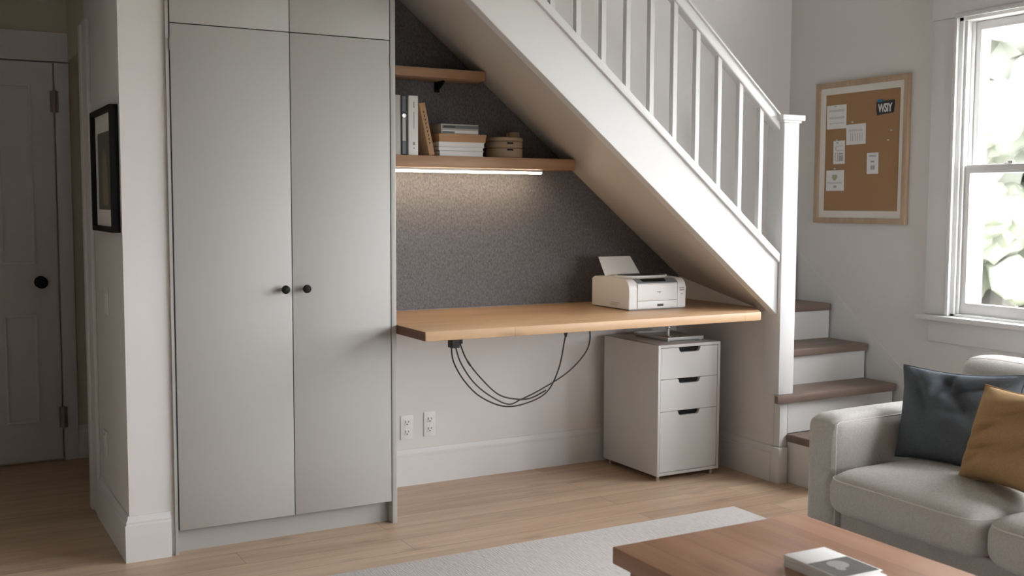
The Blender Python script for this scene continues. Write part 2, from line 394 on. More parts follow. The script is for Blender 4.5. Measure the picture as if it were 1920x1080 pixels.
# ---------------------------------------------------------------- window_n builder
def window(n, y0, y1, ca=.124, cb=.124):
    """ca, cb: casing widths at the low-y and high-y jamb (half a mullion between neighbours)"""
    z0, z1 = WZ0, WZ1
    root = MB()
    # lining of the opening
    root.box(XR-.004, y0, z0, XR+.15, y0+.018, z1).box(XR-.004, y1-.018, z0, XR+.15, y1, z1).box(XR-.004, y0, z1-.018, XR+.15, y1, z1).box(XR-.004, y0, z0, XR+.15, y1, z0+.01)
    for yy, s in ((y0, 1), (y1, -1)):          # stops and tracks on both jambs
        a = yy + s*.018
        for x0, x1, d in ((.008, .02, .013), (.052, .062, .013), (.098, .108, .013), (.128, .15, .02)):
            root.box(XR+x0, min(a, a+s*d), z0+.01, XR+x1, max(a, a+s*d), z1-.018, bev=.002)
    fr = struct(root.build('window_%d' % n, M['white']))
    c = MB(); ea, eb = (.006 if ca > .1 else 0), (.006 if cb > .1 else 0)
    for yy, s, cw in ((y0, -1, ca), (y1, 1, cb)):
        c.box(XR-.02, min(yy, yy+s*cw), z0+.0005, XR, max(yy, yy+s*cw), z1-.003, bev=.003)
        c.box(XR-.03, min(yy-s*.006, yy+s*.012), z0+.001, XR-.0205, max(yy-s*.006, yy+s*.012), z1-.008, bev=.003)
    c.box(XR-.022, y0-ca-ea, z1-.002, XR, y1+cb+eb, z1+.13, bev=.003); c.box(XR-.03, y0-.006, z1-.0075, XR-.0225, y1+.006, z1+.012, bev=.003)
    c.box(XR-.016, y0-ca+(.02 if ea else 0), z0-.12, XR, y1+cb-(.02 if eb else 0), z0-.0245, bev=.003)
    c.build('casing', M['white'], fr)
    box(XR-.055, y0-ca-4*ea, z0-.024, XR+.006, y1+cb+4*eb, z0, bev=.006).build('sill', M['white'], fr)
    zm = 1.36
    def sash(x0, x1, za, zb, nm, bot, top):
        m = MB(); a, b = y0+.02, y1-.02; st = .036
        m.ring('X', x0, x1, a, za, b, zb, st, .003, bot=bot)
        so = m.build(nm, M['white'], fr)
        xm = (x0+x1)/2
        box(xm-.002, a+st-.004, za+bot-.004, xm+.002, b-st+.004, zb-top+.004).build('pane', M['glass'], so)
        return so
    lo = sash(XR+.021, XR+.051, z0+.012, zm+.012, 'lower_sash', .048, .034)
    sash(XR+.063, XR+.097, zm-.024, z1-.02, 'upper_sash', .034, .045)
    ym = (y0+y1)/2+.02
    MB().box(XR+.026, ym-.022, zm+.012, XR+.046, ym+.022, zm+.018, bev=.002).box(XR+.03, ym-.018, zm+.018, XR+.042, ym+.006, zm+.026, bev=.002).build('sash_lock', M['steel'], lo)
for i, (a, b) in enumerate(WINS): window(i+1, a, b, *((.0798, .124), (.0798, .0798), (.124, .0798), (.124, .124))[i])
wfo = struct(MB().ring('X', XR-.02, XR+.12, SW[0]-.05, SW[2]-.05, SW[1]+.05, SW[3]+.05, .08).build('window_5', M['white']))
box(XR+.06, SW[0], SW[2], XR+.064, SW[1], SW[3]).build('pane', M['glass'], wfo)

# ---------------------------------------------------------------- tall cabinet
CX0, CX1, CY = .768, 1.57, 3.704
cab = thing('storage_cabinet', 'tall greige built-in wardrobe with two long and two upper doors, left of the desk', 'cabinet', ((CX0+CX1)/2, 3.94, 0))
ZT = 1.99; ZS = 1.79
b = MB()
b.box(CX0, CY+.022, .082, CX1-.02, YB-.004, ZT)
b.build('body', M['cabin'], cab)
MB().box(CX1-.019, CY-.002, 0, CX1, YB-.004, ZT, bev=.001).build('side_panel', M['cab'], cab)
MB().box(PX1+.0002, CY+.004, 0, CX0-.0008, CY+.06, ZT).build('filler_strip', M['cab'], cab)
box(CX0+.001, CY+.042, 0, CX1-.02, CY+.062, .082).build('toe_kick', M['cab'], cab)
xm = 1.1755 ; g = .0016
for x0, x1, kx in ((CX0+.003, xm-g, xm-.0325), (xm+g, CX1-.0215, xm+.044)):
    d = box(x0, CY, .085, x1, CY+.02, ZS-g, bev=.0012).build('door', M['cab'], cab)
    MB().lathe([(.0055, 0), (.0055, -.016), (.0125, -.021), (.0152, -.027), (.0145, -.032), (.009, -.035), (.001, -.0355)], (kx, CY, .898), 'Y').build('knob', M['black'], d)
    box(x0, CY, ZS+g, x1, CY+.02, ZT-.01, bev=.0012).build('upper_door', M['cab'], cab)
for x in (CX0+.0015, CX1-.0205):
    MB().box(x-.001, CY-.003, 1.70, x+.002, CY+.003, 1.74).build('hinge', M['brass'], cab)
struct(box(.758, 3.76, ZT+.001, 1.0, YB-.001, CZ).build('wall_above_cabinet', M['wall']))

# ---------------------------------------------------------------- felt panel, shelves, light
def under_soffit(y, x0, z0, drop=.004):
    """outline (x,z) below the soffit at depth y"""
    xe = 3.2 - (z0-.759-.137*(y-3.48)/.71)/.8076
    return [(x0, z0), (xe-drop, z0), (x0, sof_z(x0, y)-drop)]
fp = MB().prism(under_soffit(YB-.012, 1.572, .752), 'Y', YB-.014, YB-.001)
tag(fp.build('felt_panel', M['felt'], smooth=False), 'dark grey felt pinboard panel lining the wall behind the desk under the stairs', 'wall panel')

def shelf(y0, z0, z1, x0):
    xa = 3.2 - (z1-.759-.137*(y0-3.48)/.71)/.8076; xb = 3.2 - (z1-.759-.137*(YB-.02-3.48)/.71)/.8076
    t = bmesh.new(); yb = YB-.015
    return MB().prism([(x0, y0), (xa-.002, y0), (xb-.002, yb), (x0, yb)], 'Z', z0, z1, bev=.002)
s1 = thing('floating_shelf', 'long oak floating shelf holding the books, warm light strip beneath it', 'shelf', (1.95, 4.09, 1.346), 'oak shelves above the desk')
shelf(4.0, 1.346, 1.393, 1.572).build('shelf_board', M['shelf'], s1)
s2 = thing('floating_shelf', 'short empty oak shelf, the upper one, close under the stair slope', 'shelf', (1.8, 4.09, 1.708), 'oak shelves above the desk')
shelf(4.02, 1.708, 1.745, 1.572).build('shelf_board', M['shelf'], s2)
MB().prism([(4.168, 1.7075), (4.10, 1.7075), (4.105, 1.70), (4.160, 1.672), (4.168, 1.672)], 'X', 1.953, 1.961).box(1.946, 4.1685, 1.665, 1.968, 4.1755, 1.7075).build('bracket', M['black'], s2)
ls = thing('light_strip', 'glowing warm white light bar under the long shelf', 'light', (1.98, 4.06, 1.33))
box(1.575, 4.05, 1.336, 2.405, 4.075, 1.346, bev=.001).build('housing', M['clear'], ls)
box(1.577, 4.054, 1.3275, 2.403, 4.071, 1.3365, bev=.003).build('diffuser', M['led'], ls)

# ---------------------------------------------------------------- desk
desk = thing('desk_top', 'thick oak wall-mounted desk board running under the stair slope', 'desk', (2.34, 3.8, .715))
xf = 3.118
MB().prism([(1.573, 3.448), (xf, 3.448), (xf+.125, 3.62), (XS-.001, 3.64), (XS-.001, YB-.016), (1.573, YB-.016)], 'Z', .715, .75, bev=.0025).build('board', M['oak'], desk)
MB().box(1.5715, 3.4495, .7165, 1.5735, YB-.02, .7485).build('end_cap', M['oakend_shade'], desk)

# ---------------------------------------------------------------- file cabinet
FX0, FX1, FY0, FY1, FZ0, FZ1 = 2.788, 3.128, 3.716, 4.13, .024, .596
fc = thing('file_cabinet', 'pale grey three-drawer pedestal cabinet on small feet under the desk', 'cabinet', ((FX0+FX1)/2, (FY0+FY1)/2, 0))
T = .013
b = MB().box(FX0, FY0, FZ0, FX0+T, FY1, FZ1, bev=.0012).box(FX1-T, FY0, FZ0, FX1, FY1, FZ1, bev=.0012)
b.box(FX0+.001, FY0+.0005, FZ1-T, FX1-.001, FY1, FZ1, bev=.0012).box(FX0+.001, FY0+.0005, FZ0, FX1-.001, FY1, FZ0+T, bev=.0012).box(FX0+T, FY1-.012, FZ0+T, FX1-T, FY1, FZ1-T)
b.build('carcass', M['filecab'], fc)
dz = [(FZ0+T+.002, .3035), (.3055, .4445), (.4465, FZ1-T-.002)]
for za, zb in dz:
    x0, x1 = FX0+T+.002, FX1-T-.002; xc = 2.958; hw, hh = .060, .021
    out = [(x0, za), (x1, za), (x1, zb), (xc+hw, zb), (xc+hw-.005, zb-hh+.006), (xc+hw-.013, zb-hh), (xc-hw+.013, zb-hh), (xc-hw+.005, zb-hh+.006), (xc-hw, zb), (x0, zb)]
    d = MB().prism(out, 'Y', FY0+.002, FY0+.018, bev=.0008, seg=1).build('drawer', M['filecab'], fc)
    MB().box(xc-hw-.01, FY0+.0182, zb-hh-.012, xc+hw+.01, FY0+.03, zb-.0005).build('grip_shade', M['black'], d)  # black box behind the cutout stands in for the shade inside it
for x in (FX0+.02, FX1-.03):
    for y in (FY0+.02, FY1-.03):
        MB().lathe([(.0085, 0), (.0085, .012), (.006, .014), (.006, .0245)], (x, y, 0), 'Z', 14).build('foot', M['steel'], fc)
tr = thing('clear_tray', 'flat pale tray with a short post lying on the file cabinet', 'tray', (3.02, 4.0, FZ1))
b = MB(); tx0, tx1, ty0, ty1, tz = 2.90, 3.10, 3.80, 4.06, FZ1
b.box(tx0, ty0, tz+.006, tx1, ty1, tz+.010, bev=.001)
for a in ((tx0, ty0, tx1, ty0+.006), (tx0, ty1-.006, tx1, ty1), (tx0, ty0, tx0+.006, ty1), (tx1-.006, ty0, tx1, ty1)): b.box(a[0], a[1], tz+.004, a[2], a[3], tz+.018, bev=.001)
for x in (tx0+.012, tx1-.012):
    for y in (ty0+.012, ty1-.012): b.lathe([(.006, 0), (.006, .006)], (x, y, tz), 'Z', 10)
b.build('plate', M['clear'], tr)
MB().lathe([(.016, .010), (.016, .014), (.008, .017), (.008, .05), (.014, .054), (.014, .06)], (2.955, 3.87, tz), 'Z', 16).build('post', M['steel'], tr)

# ---------------------------------------------------------------- printer
pr = thing('printer', 'white compact desktop printer standing on the right of the desk', 'printer', (2.79, 3.88, .75))
px0, px1, py0, py1, pz0, pz1 = 2.643, 2.945, 3.735, 4.02, .754, .886
prof = [(py0, pz0), (py0, .842)]
for k in range(7):
    a = k/6*math.pi/2; prof.append((py0+.040-.040*math.cos(a), .842+(pz1-.004-.842)*math.sin(a)))
prof += [(py0+.16, pz1), (py1-.02, pz1-.002), (py1, pz1-.012), (py1, pz0)]
MB().prism(prof, 'X', px0, px1, bev=.005, seg=3).build('body', M['pwhite'], pr)
MB().box(px0+.01, py0+.012, .75, px1-.01, py1-.012, .756).build('base_pad', M['pgrey'], pr)
def poly_on_front(pts, y0, y1): return MB().prism(pts, 'Y', y0, y1)
# wrap-over grey control panel
def fy(z):
    s_ = max(0, min(1, (z-.842)/(pz1-.004-.842))); return py0+.040-.040*math.cos(math.asin(s_))
def front_strip(pts4, lift, name, mat, par, n=8):
    """quad patch laid on the rounded front between two heights; pts4=(xl0,xr0,z0,xl1,xr1,z1)"""
    xl0, xr0, z0, xl1, xr1, z1 = pts4; t = bmesh.new(); rows = []
    for k in range(n+1):
        u = k/n; z = z0+(z1-z0)*u; xl = xl0+(xl1-xl0)*u; xr = xr0+(xr1-xr0)*u; yy = fy(z)
        rows.append([t.verts.new((xl, yy-lift, z+lift*.5)), t.verts.new((xr, yy-lift, z+lift*.5)), t.verts.new((xr, yy+.004, z-.003)), t.verts.new((xl, yy+.004, z-.003))])
    for A, B in zip(rows, rows[1:]):
        for i in range(4): t.faces.new((A[i], A[(i+1) % 4], B[(i+1) % 4], B[i]))
    t.faces.new(rows[0][::-1]); t.faces.new(rows[-1]); bmesh.ops.recalc_face_normals(t, faces=t.faces)
    m = MB(); m._add(t); return m.build(name, mat, par)
cp_ = front_strip((2.690, 2.903, .8635, 2.682, 2.897, .8813), .0016, 'control_panel', M['pgrey'], pr)
front_strip((2.722, 2.842, .8695, 2.715, 2.842, .8805), .0030, 'paper_slot', M['black'], cp_)
ft = MB().box(2.687, py0-.0022, .790, 2.897, py0+.003, .860, bev=.0015).build('front_cover', M['pwhite'], pr)
lg = MB()
for a in ((2.790, .8235, 2.792, .8300), (2.790, .8265, 2.796, .8280), (2.795, .8235, 2.797, .8275), (2.800, .8205, 2.802, .8280), (2.800, .8265, 2.806, .8280), (2.805, .8235, 2.807, .8280), (2.800, .8235, 2.806, .8248)): lg.box(a[0], py0-.0030, a[1], a[2], py0-.0018, a[3])
lg.build('logo_mark', M['mark'], ft)
dr = MB().box(2.687, py0-.0022, .758, 2.897, py0+.003, .788, bev=.0015).build('paper_drawer', M['pwhite'], pr)
MB().box(2.790, py0-.0042, .7645, 2.822, py0-.001, .7745, bev=.0015).build('drawer_grip', M['blackp'], dr)
se = MB()
se.box(2.6845, py0-.0006, .757, 2.6860, py0+.002, .862).box(2.898, py0-.0006, .757, 2.8995, py0+.002, .862).box(2.687, py0-.0006, .7882, 2.897, py0+.002, .7898)
se.build('seam', M['mark'], pr)
bt = MB()
for z, x0, x1, h in ((.838, 2.908, 2.934, .003), (.832, 2.909, 2.935, .002), (.828, 2.910, 2.936, .003), (.812, 2.915, 2.930, .0018)): bt.box(x0, py0-.0012, z, x1, py0+.002, z+h)
bt.build('buttons', M['mark'], pr)
vt = MB()
for k in range(3): vt.box(px0-.0008, 3.80+.012*k, .778-.006*k, px0+.002, 3.862+.008*k, .7795-.006*k)
vt.build('side_vent', M['mark'], pr)
# dark output bay on the top
t = bmesh.new(); ring = []; n = 36
for k in range(n):
    a = k*math.tau/n; ring.append((2.812+.112*math.copysign(abs(math.cos(a))**.7, math.cos(a)), 3.885+.066*math.copysign(abs(math.sin(a))**.8, math.sin(a))))
t.free()
MB().prism(ring, 'Z', pz1-.004, pz1+.0058).build('output_bay', M['blackp'], pr)
ring2 = [(2.815+(x-2.815)*1.09, 3.885+(y-3.885)*1.13) for x, y in ring]
MB().prism(ring2, 'Z', pz1-.006, pz1+.0052).build('bay_rim', M['pwhite'], pr)
MB().hexa([(2.672, 3.955, .884), (2.862, 3.955, .884), (2.862, 3.958, .884), (2.672, 3.958, .884), (2.668, 4.005, .967), (2.838, 4.005, .967), (2.838, 4.008, .967), (2.668, 4.008, .967)]).build('paper_support', M['pwhite'], pr)

# ---------------------------------------------------------------- cables, plugs
def smooth_path(pts, n=8):
    P = [Vector(p) for p in pts]; P = [P[0]*2-P[1]] + P + [P[-1]*2-P[-2]]; out = []
    for i in range(1, len(P)-2):
        for k in range(n):
            t = k/n; a, b, c, d = P[i-1], P[i], P[i+1], P[i+2]
            out.append(.5*((2*b)+(c-a)*t+(2*a-5*b+4*c-d)*t*t+(3*b-a-3*c+d)*t**3))
    out.append(P[-2]); return out
hb = thing('cable_hub', 'black plug block under the left of the desk where the cables start', 'plug', (1.785, 3.65, .655))
MB().box(1.765, 3.63, .658, 1.797, 3.67, .714, bev=.002).build('block', M['blackp'], hb)
MB().box(1.800, 3.635, .672, 1.812, 3.66, .714, bev=.002).build('side_plug', M['blackp'], hb)
hp = tag(rbase(MB().box(2.262, 3.635, .690, 2.294, 3.665, .714, bev=.002).lathe([(.009, 0), (.006, -.012), (.004, -.02)], (2.278, 3.65, .690), 'Z', 12).build('cable_plug', M['blackp'])), 'small black plug under the desk right of centre', 'plug')
def cable(pts, label, bead=None):
    pth = smooth_path([(x, y, z) for x, y, z in pts]); r = .003
    c = MB().tube(pth, r, 8)
    o = c.build('power_cable', M['blackp']); tag(rbase(o), label, 'cable', 'black cables hanging under the desk')
    if bead:
        p = pth[bead]; q = pth[bead+1]; m_ = MB().tube([p, p+(q-p).normalized()*.022], .0042, 8)
        bmesh.ops.translate(m_.bm, vec=-o.location, verts=m_.bm.verts); so = m_.build('cord_connector', M['blackp']); so.parent = o
cable([(1.772, 3.655, .662), (1.786, 3.66, .60), (1.835, 3.67, .525), (1.904, 3.67, .458), (1.998, 3.66, .414), (2.093, 3.655, .416), (2.191, 3.65, .455), (2.247, 3.65, .547), (2.276, 3.65, .672)], 'black cable hanging lowest, from the plug block to the small plug')
cable([(1.783, 3.64, .662), (1.806, 3.64, .599), (1.858, 3.64, .524), (1.927, 3.64, .466), (2.01, 3.64, .424), (2.069, 3.64, .438), (2.154, 3.64, .468), (2.277, 3.64, .526), (2.366, 3.65, .593), (2.40, 3.66, .65), (2.408, 3.68, .713)], 'black cable running from the plug block up to the desk beside the file cabinet')
cable([(1.806, 3.65, .675), (1.824, 3.63, .614), (1.881, 3.63, .542), (1.962, 3.63, .468), (2.045, 3.63, .442), (2.105, 3.63, .441), (2.165, 3.63, .462), (2.176, 3.632, .467)], 'short black cable with an inline bead, innermost of the hanging loops', bead=9)

# ---------------------------------------------------------------- outlets and switches
def outlet(x0, x1, z0, z1, lab):
    t = thing('wall_outlet', lab, 'outlet', ((x0+x1)/2, YB, z0), 'outlets under the desk')
    box(x0, YB-.005, z0, x1, YB, z1, bev=.002).build('cover_plate', M['plate'], t)
    xc = (x0+x1)/2
    for zc in (z0+.3*(z1-z0), z0+.7*(z1-z0)):
        s = MB().box(xc-.013, YB-.0062, zc-.013, xc+.013, YB-.004, zc+.013, bev=.004).build('socket', M['plate'], t)
        MB().box(xc-.008, YB-.0072, zc-.002, xc-.0055, YB-.006, zc+.008).box(xc+.0055, YB-.0072, zc-.001, xc+.008, YB-.006, zc+.007).box(xc-.0025, YB-.0072, zc-.010, xc+.0025, YB-.006, zc-.005).build('slots', M['dink'], s)
outlet(1.792, 1.850, .198, .303, 'white double wall outlet under the desk, nearer the tall cabinet')
outlet(1.900, 1.955, .202, .308, 'white double wall outlet under the desk, farther from the tall cabinet')
t = thing('light_switch', 'white rocker light switch on the hallway side of the pier wall', 'switch', (PX0, 4.07, .80))
box(PX0-.005, 4.035, .80, PX0, 4.105, .90, bev=.002).build('cover_plate', M['plate'], t); box(PX0-.009, 4.058, .825, PX0-.004, 4.082, .875, bev=.002).build('rocker', M['plate'], t)
t = thing('wall_outlet', 'white outlet low on the hallway side of the pier wall', 'outlet', (PX0, 4.18, .27))
box(PX0-.005, 4.145, .27, PX0, 4.215, .36, bev=.002).build('cover_plate', M['plate'], t); box(PX0-.007, 4.165, .285, PX0-.004, 4.195, .345, bev=.002).build('socket', M['plate'], t)

# ---------------------------------------------------------------- hallway picture
t = thing('picture_frame', 'black framed grey art print on the hallway side of the pier wall', 'picture', (PX0, 3.96, 1.10))
a, b, z0, z1 = 3.745, 4.18, 1.10, 1.52; f = MB()
f.ring('X', PX0-.028, PX0-.001, a, z0, b, z1, .018)
f.build('frame', M['black'], t)
box(PX0-.012, a+.01, z0+.01, PX0-.002, b-.01, z1-.01).build('mount', M['mat'], t)
ar = box(PX0-.014, a+.10, z0+.075, PX0-.011, b-.08, z1-.08).build('print', M['art'], t)
pts = [(a+.14, z0+.09), (a+.25, z0+.09), (a+.255, z0+.20), (a+.24, z0+.27), (a+.21, z0+.285), (a+.17, z0+.26), (a+.145, z0+.18)]
MB().prism(pts, 'X', PX0-.0155, PX0-.0135).build('pale_figure', M['artfig'], ar)

# ---------------------------------------------------------------- shelf books
ZB = 1.393
def upright(name, lab, x0, x1, y0, y1, h, mat, rot=0, cat='book', grp='books standing on the long shelf'):
    t = thing(name, lab, cat, (x0, y0, ZB), grp)
    return t
t = upright('ring_binder', 'light grey binder at the left end of the long shelf, half hidden by the cabinet', 1.69, 1.724, 4.012, 4.16, .235, None, cat='binder')
box(1.69, 4.012, ZB, 1.724, 4.165, ZB+.236, bev=.002).build('cover', M['bookgrey'], t)
t = upright('ring_binder', 'black binder with a finger ring and pale spine label on the long shelf', 1.725, 1.752, 4.012, 4.16, .235, None, cat='binder')
box(1.7255, 4.012, ZB, 1.7525, 4.165, ZB+.236, bev=.002).build('cover', M['bookdark'], t)
box(1.731, 4.0105, ZB+.055, 1.745, 4.0125, ZB+.145).build('spine_label', M['bookgrey'], t)
box(1.731, 4.0105, ZB+.004, 1.745, 4.0125, ZB+.053).build('lower_label', M['bookslate'], t)
MB().lathe([(.0085, 0), (.0085, -.0025), (.0055, -.0025), (.0055, -.0005)], (1.738, 4.0115, ZB+.155), 'Y', 18).build('finger_ring', M['steel'], t)
box(1.731, 4.0108, ZB+.172, 1.745, 4.0125, ZB+.232).build('upper_label', M['bookslate'], t)
t = upright('ring_binder', 'thick white binder with small dark spine marks on the long shelf', 1.754, 1.797, 4.012, 4.16, .235, None, cat='binder')
box(1.757, 4.010, ZB, 1.799, 4.165, ZB+.236, bev=.002).build('cover', M['paper'], t)
for a in ((1.7785, .188, 1.7815, .212), (1.7793, .105, 1.7807, .172), (1.7755, .040, 1.7845, .052), (1.7765, .026, 1.7835, .030)):
    box(a[0], 4.0085, ZB+a[1], a[2], 4.0105, ZB+a[3]).build('spine_mark', M['mark'], t)
# leaning kraft book
t = upright('book', 'tan kraft book leaning against the white binder on the long shelf', 1.80, 1.87, 4.02, 4.15, .21, None)
bx, tx, wv = 1.850, 1.8035, .0245; hgt = .212
pts = [(bx, ZB+.0005), (bx+wv, ZB+.0005+.004), (tx+wv+.0025, ZB+hgt), (tx+.0015, ZB+hgt-.005)]
MB().prism(pts, 'Y', 4.015, 4.15, bev=.001, seg=1).build('cover', M['kraft'], t)
for k in range(9):
    u = .18+k*.072; cx = bx+wv*.55+(tx-bx)*(1-u) ; cz = ZB+hgt*(1-u)
    box(cx-.0022, 4.0135, cz-.004, cx+.0022, 4.0155, cz+.004).build('spine_letter', M['dink'], t)
# stack of lying books
z = ZB; G = 'books lying in the stack on the long shelf'
for lab, x0, x1, h, mt, pg in (('white book lying at the bottom of the shelf stack', 1.897, 2.098, .022, 'paper', 1), ('thin white book lying second from the bottom of the shelf stack', 1.893, 2.098, .016, 'paper', 1), ('white book lying third up in the shelf stack under the kraft box', 1.893, 2.104, .021, 'paper', 1)):
    t = thing('book', lab, 'book', ((x0+x1)/2, 4.09, z), G)
    MB().box(x0, 4.015, z+.0005, x1, 4.155, z+.0025, bev=.0006).box(x0, 4.015, z+h-.0025, x1, 4.155, z+h-.0002, bev=.0006).box(x0, 4.015, z+.0005, x0+.0025, 4.155, z+h-.0003, bev=.0006).build('cover', M[mt], t)
    box(x0+.002, 4.018, z+.0024, x1-.003, 4.152, z+h-.0024).build('pages', M['paper'], t)
    z += h
t = thing('kraft_box', 'flat tan kraft box lying on the white books in the shelf stack', 'box', (2.0, 4.09, z), G)
box(1.893, 4.012, z, 2.106, 4.16, z+.020, bev=.001).build('tray', M['kraft'], t)
box(1.891, 4.010, z+.0195, 2.108, 4.162, z+.032, bev=.001).build('lid', M['kraft'], t); z += .032
for lab, x0, x1, h, mt in (('pale flat case directly on the kraft box in the shelf stack', 1.905, 2.076, .019, 'bookgrey'), ('dark labelled flat case topmost of the shelf stack', 1.905, 2.076, .021, 'bookslate')):
    t = thing('media_case', lab, 'case', ((x0+x1)/2, 4.09, z), G)
    box(x0, 4.02, z, x1, 4.14, z+h, bev=.0012).build('shell', M['bookgrey'], t)
    box(x0+.006, 4.0188, z+.003, x1-.002, 4.0204, z+h-.005).build('spine_insert', M[mt] if mt == 'bookslate' else M['paper'], t)
    if mt == 'bookslate': box(x0+.012, 4.0178, z+.006, x0+.062, 4.0190, z+h-.008).build('title_mark', M['dink'], t)
    else: box(x0+.006, 4.0178, z+.003, x0+.06, 4.0190, z+.010).build('title_mark', M['bookslate'], t)
    z += h
# round stacked box
def rbx(xc, yc, z0, z1, r, name, mat, par, lid=False):
    return MB().lathe([(r-.003, z0), (r, z0+.003), (r, z1-.004), (r-.004, z1)], (xc, yc, 0), 'Z', 40).build(name, mat, par)
t = thing('round_box', 'tan round two-tier storage box on the long shelf beneath the slope', 'box', (2.235, 4.09, ZB))
q = rbx(2.238, 4.094, ZB, ZB+.042, .078, 'lower_tier', M['boxtan'], t); box(2.212, 4.0148, ZB+.030, 2.238, 4.030, ZB+.0375).build('notch', M['black'], q)
q = rbx(2.238, 4.094, ZB+.0425, ZB+.070, .078, 'upper_tier', M['boxtan'], t); box(2.212, 4.0148, ZB+.058, 2.238, 4.030, ZB+.0645).build('notch', M['black'], q)
rbx(2.238, 4.094, ZB+.0705, ZB+.087, .080, 'lid', M['boxtan'], t)
tag(rbase(MB().lathe([(.022, 0), (.025, .003), (.025, .023), (.022, .026)], (2.288, 4.10, ZB+.0875), 'Z', 30).build('small_tin', M['boxtan'])), 'small round tan tin standing on the round storage box', 'tin')
tag(rbase(MB().lathe([(.0045, 0), (.0045, .016), (.003, .0165)], (2.235, 4.06, ZB+.0875), 'Z', 12).build('cork_stopper', M['kraftd'])), 'tiny brown peg standing on the round storage box', 'peg')

# ---------------------------------------------------------------- upper flight of the stairs
XT = 1.02   # where the flight reaches the floor above
up = thing('staircase', 'upper white stair flight sloping over the desk, with closed stringer and plastered underside', 'staircase', (3.2, 3.8, 0))
def top_z(x): return .966 + .8176*(3.224-x)
YF = 3.48
xb_ = 3.236
pts = [(xb_, sof_front(xb_)), (xb_, top_z(xb_)), (XT, top_z(XT)), (XT, sof_front(XT))]
MB().prism(pts, 'Y', YF, YF+.045, bev=.002, seg=1).build('stringer', M['white'], up)
cap = [(xb_, top_z(xb_)-.002), (xb_, top_z(xb_)+.036), (XT, top_z(XT)+.036), (XT, top_z(XT)-.002)]
MB().prism(cap, 'Y', YF-.012, YF+.057, bev=.003).build('stringer_cap', M['white'], up)
y0, y1 = YF+.045, YB-.001
def sp(x, y, d): return (x, y, sof_z(x, y)+d)
MB().hexa([sp(xb_+.012, y0, 0), sp(XT, y0, 0), sp(XT, y1, 0), sp(xb_+.012, y1, 0), sp(xb_+.012, y0, .03), sp(XT, y0, .03), sp(XT, y1, .03), sp(xb_+.012, y1, .03)]).build('underside', M['soff'], up)
# railing
rl = thing('stair_railing', 'white wooden railing with square balusters, sloping handrail and capped newel post', 'railing', (3.28, 3.5, .384))
NX0, NX1, NY0, NY1 = 3.238, 3.322, 3.462, 3.56
nw = box(NX0, NY0, .384, NX1, NY1, 1.555, bev=.0025).build('newel_post', M['white'], rl)
MB().box(NX0-.020, NY0-.014, 1.555, NX1+.022, NY1+.014, 1.578, bev=.003).box(NX0-.008, NY0-.006, 1.545, NX1+.008, NY1+.006, 1.556, bev=.002).build('newel_cap', M['white'], rl)
def rail_z(x): return 1.556+.868*(3.20-x)       # underside of handrail
HS = (2.005-1.556)/(3.18-2.662)
def rz(x): return 1.520 + HS*(3.228-x)
hr = [(3.237, rz(3.237)), (3.237, rz(3.237)+.055), (XT, rz(XT)+.055), (XT, rz(XT))]
MB().prism(hr, 'Y', YF+.002, YF+.048, bev=.006, seg=3).prism([(3.237, rz(3.237)+.05), (3.237, rz(3.237)+.062), (XT, rz(XT)+.062), (XT, rz(XT)+.05)], 'Y', YF-.008, YF+.058, bev=.004, seg=2).build('handrail', M['white'], rl)
xk = 3.14
for k in range(22):
    x = xk - .1142*k
    if x < XT+.05: break
    zt0 = top_z(x)+.03; zt1 = rz(x)+.02; hw = .0105
    MB().prism([(x-hw, zt0-.006+ .8176*hw), (x+hw, zt0-.006-.8176*hw), (x+hw, zt1), (x-hw, zt1)], 'Y', YF+.012, YF+.036, bev=.001, seg=1).build('baluster', M['white'], rl)

# ---------------------------------------------------------------- lower flight
lo = thing('staircase', 'short lower stair flight with brown wood treads and white risers beside the sofa', 'staircase', (3.6, 3.6, 0))
XI = XS+.046
def tread(x0, y0, y1, z): MB().box(x0, y0, z-.034, XR-.014, y1, z, bev=.006, seg=3).build('tread', M['tread'], lo)
def riser(x0, y, z0, z1): MB().box(x0, y, z0, XR-.014, y+.016, z1).build('riser', M['white'], lo)
riser(3.311, 3.235, 0, .178); MB().box(3.295, 3.235, 0, 3.310, 3.462, .178).build('step_side', M['white'], lo)
tread(3.286, 3.21, 3.461, .212)
riser(XS+.045, 3.4625, .213, .352)
MB().prism([(3.215, 3.44), (XR-.014, 3.44), (XR-.014, 3.65), (3.297, 3.65), (3.297, 3.4615), (3.215, 3.4615)], 'Z', .350, .384, bev=.003).build('tread', M['tread'], lo)
riser(XI, 3.635, .384, .518); tread(XI, 3.612, 3.875, .550)
riser(XI, 3.868, .550, .688); tread(XI, 3.852, 4.12, .720)
riser(XI, 4.10, .720, .93)
MB().box(XI, 4.10, .93, XR-.014, 4.189, .955, bev=.003).build('landing', M['white'], lo)
MB().prism([(3.22, 0), (3.22, .305), (3.396, .436), (4.09, .954), (4.189, .954), (4.189, 0)], 'X', XR-.0035, XR-.0005).build('skirt_board', M['white'], lo)

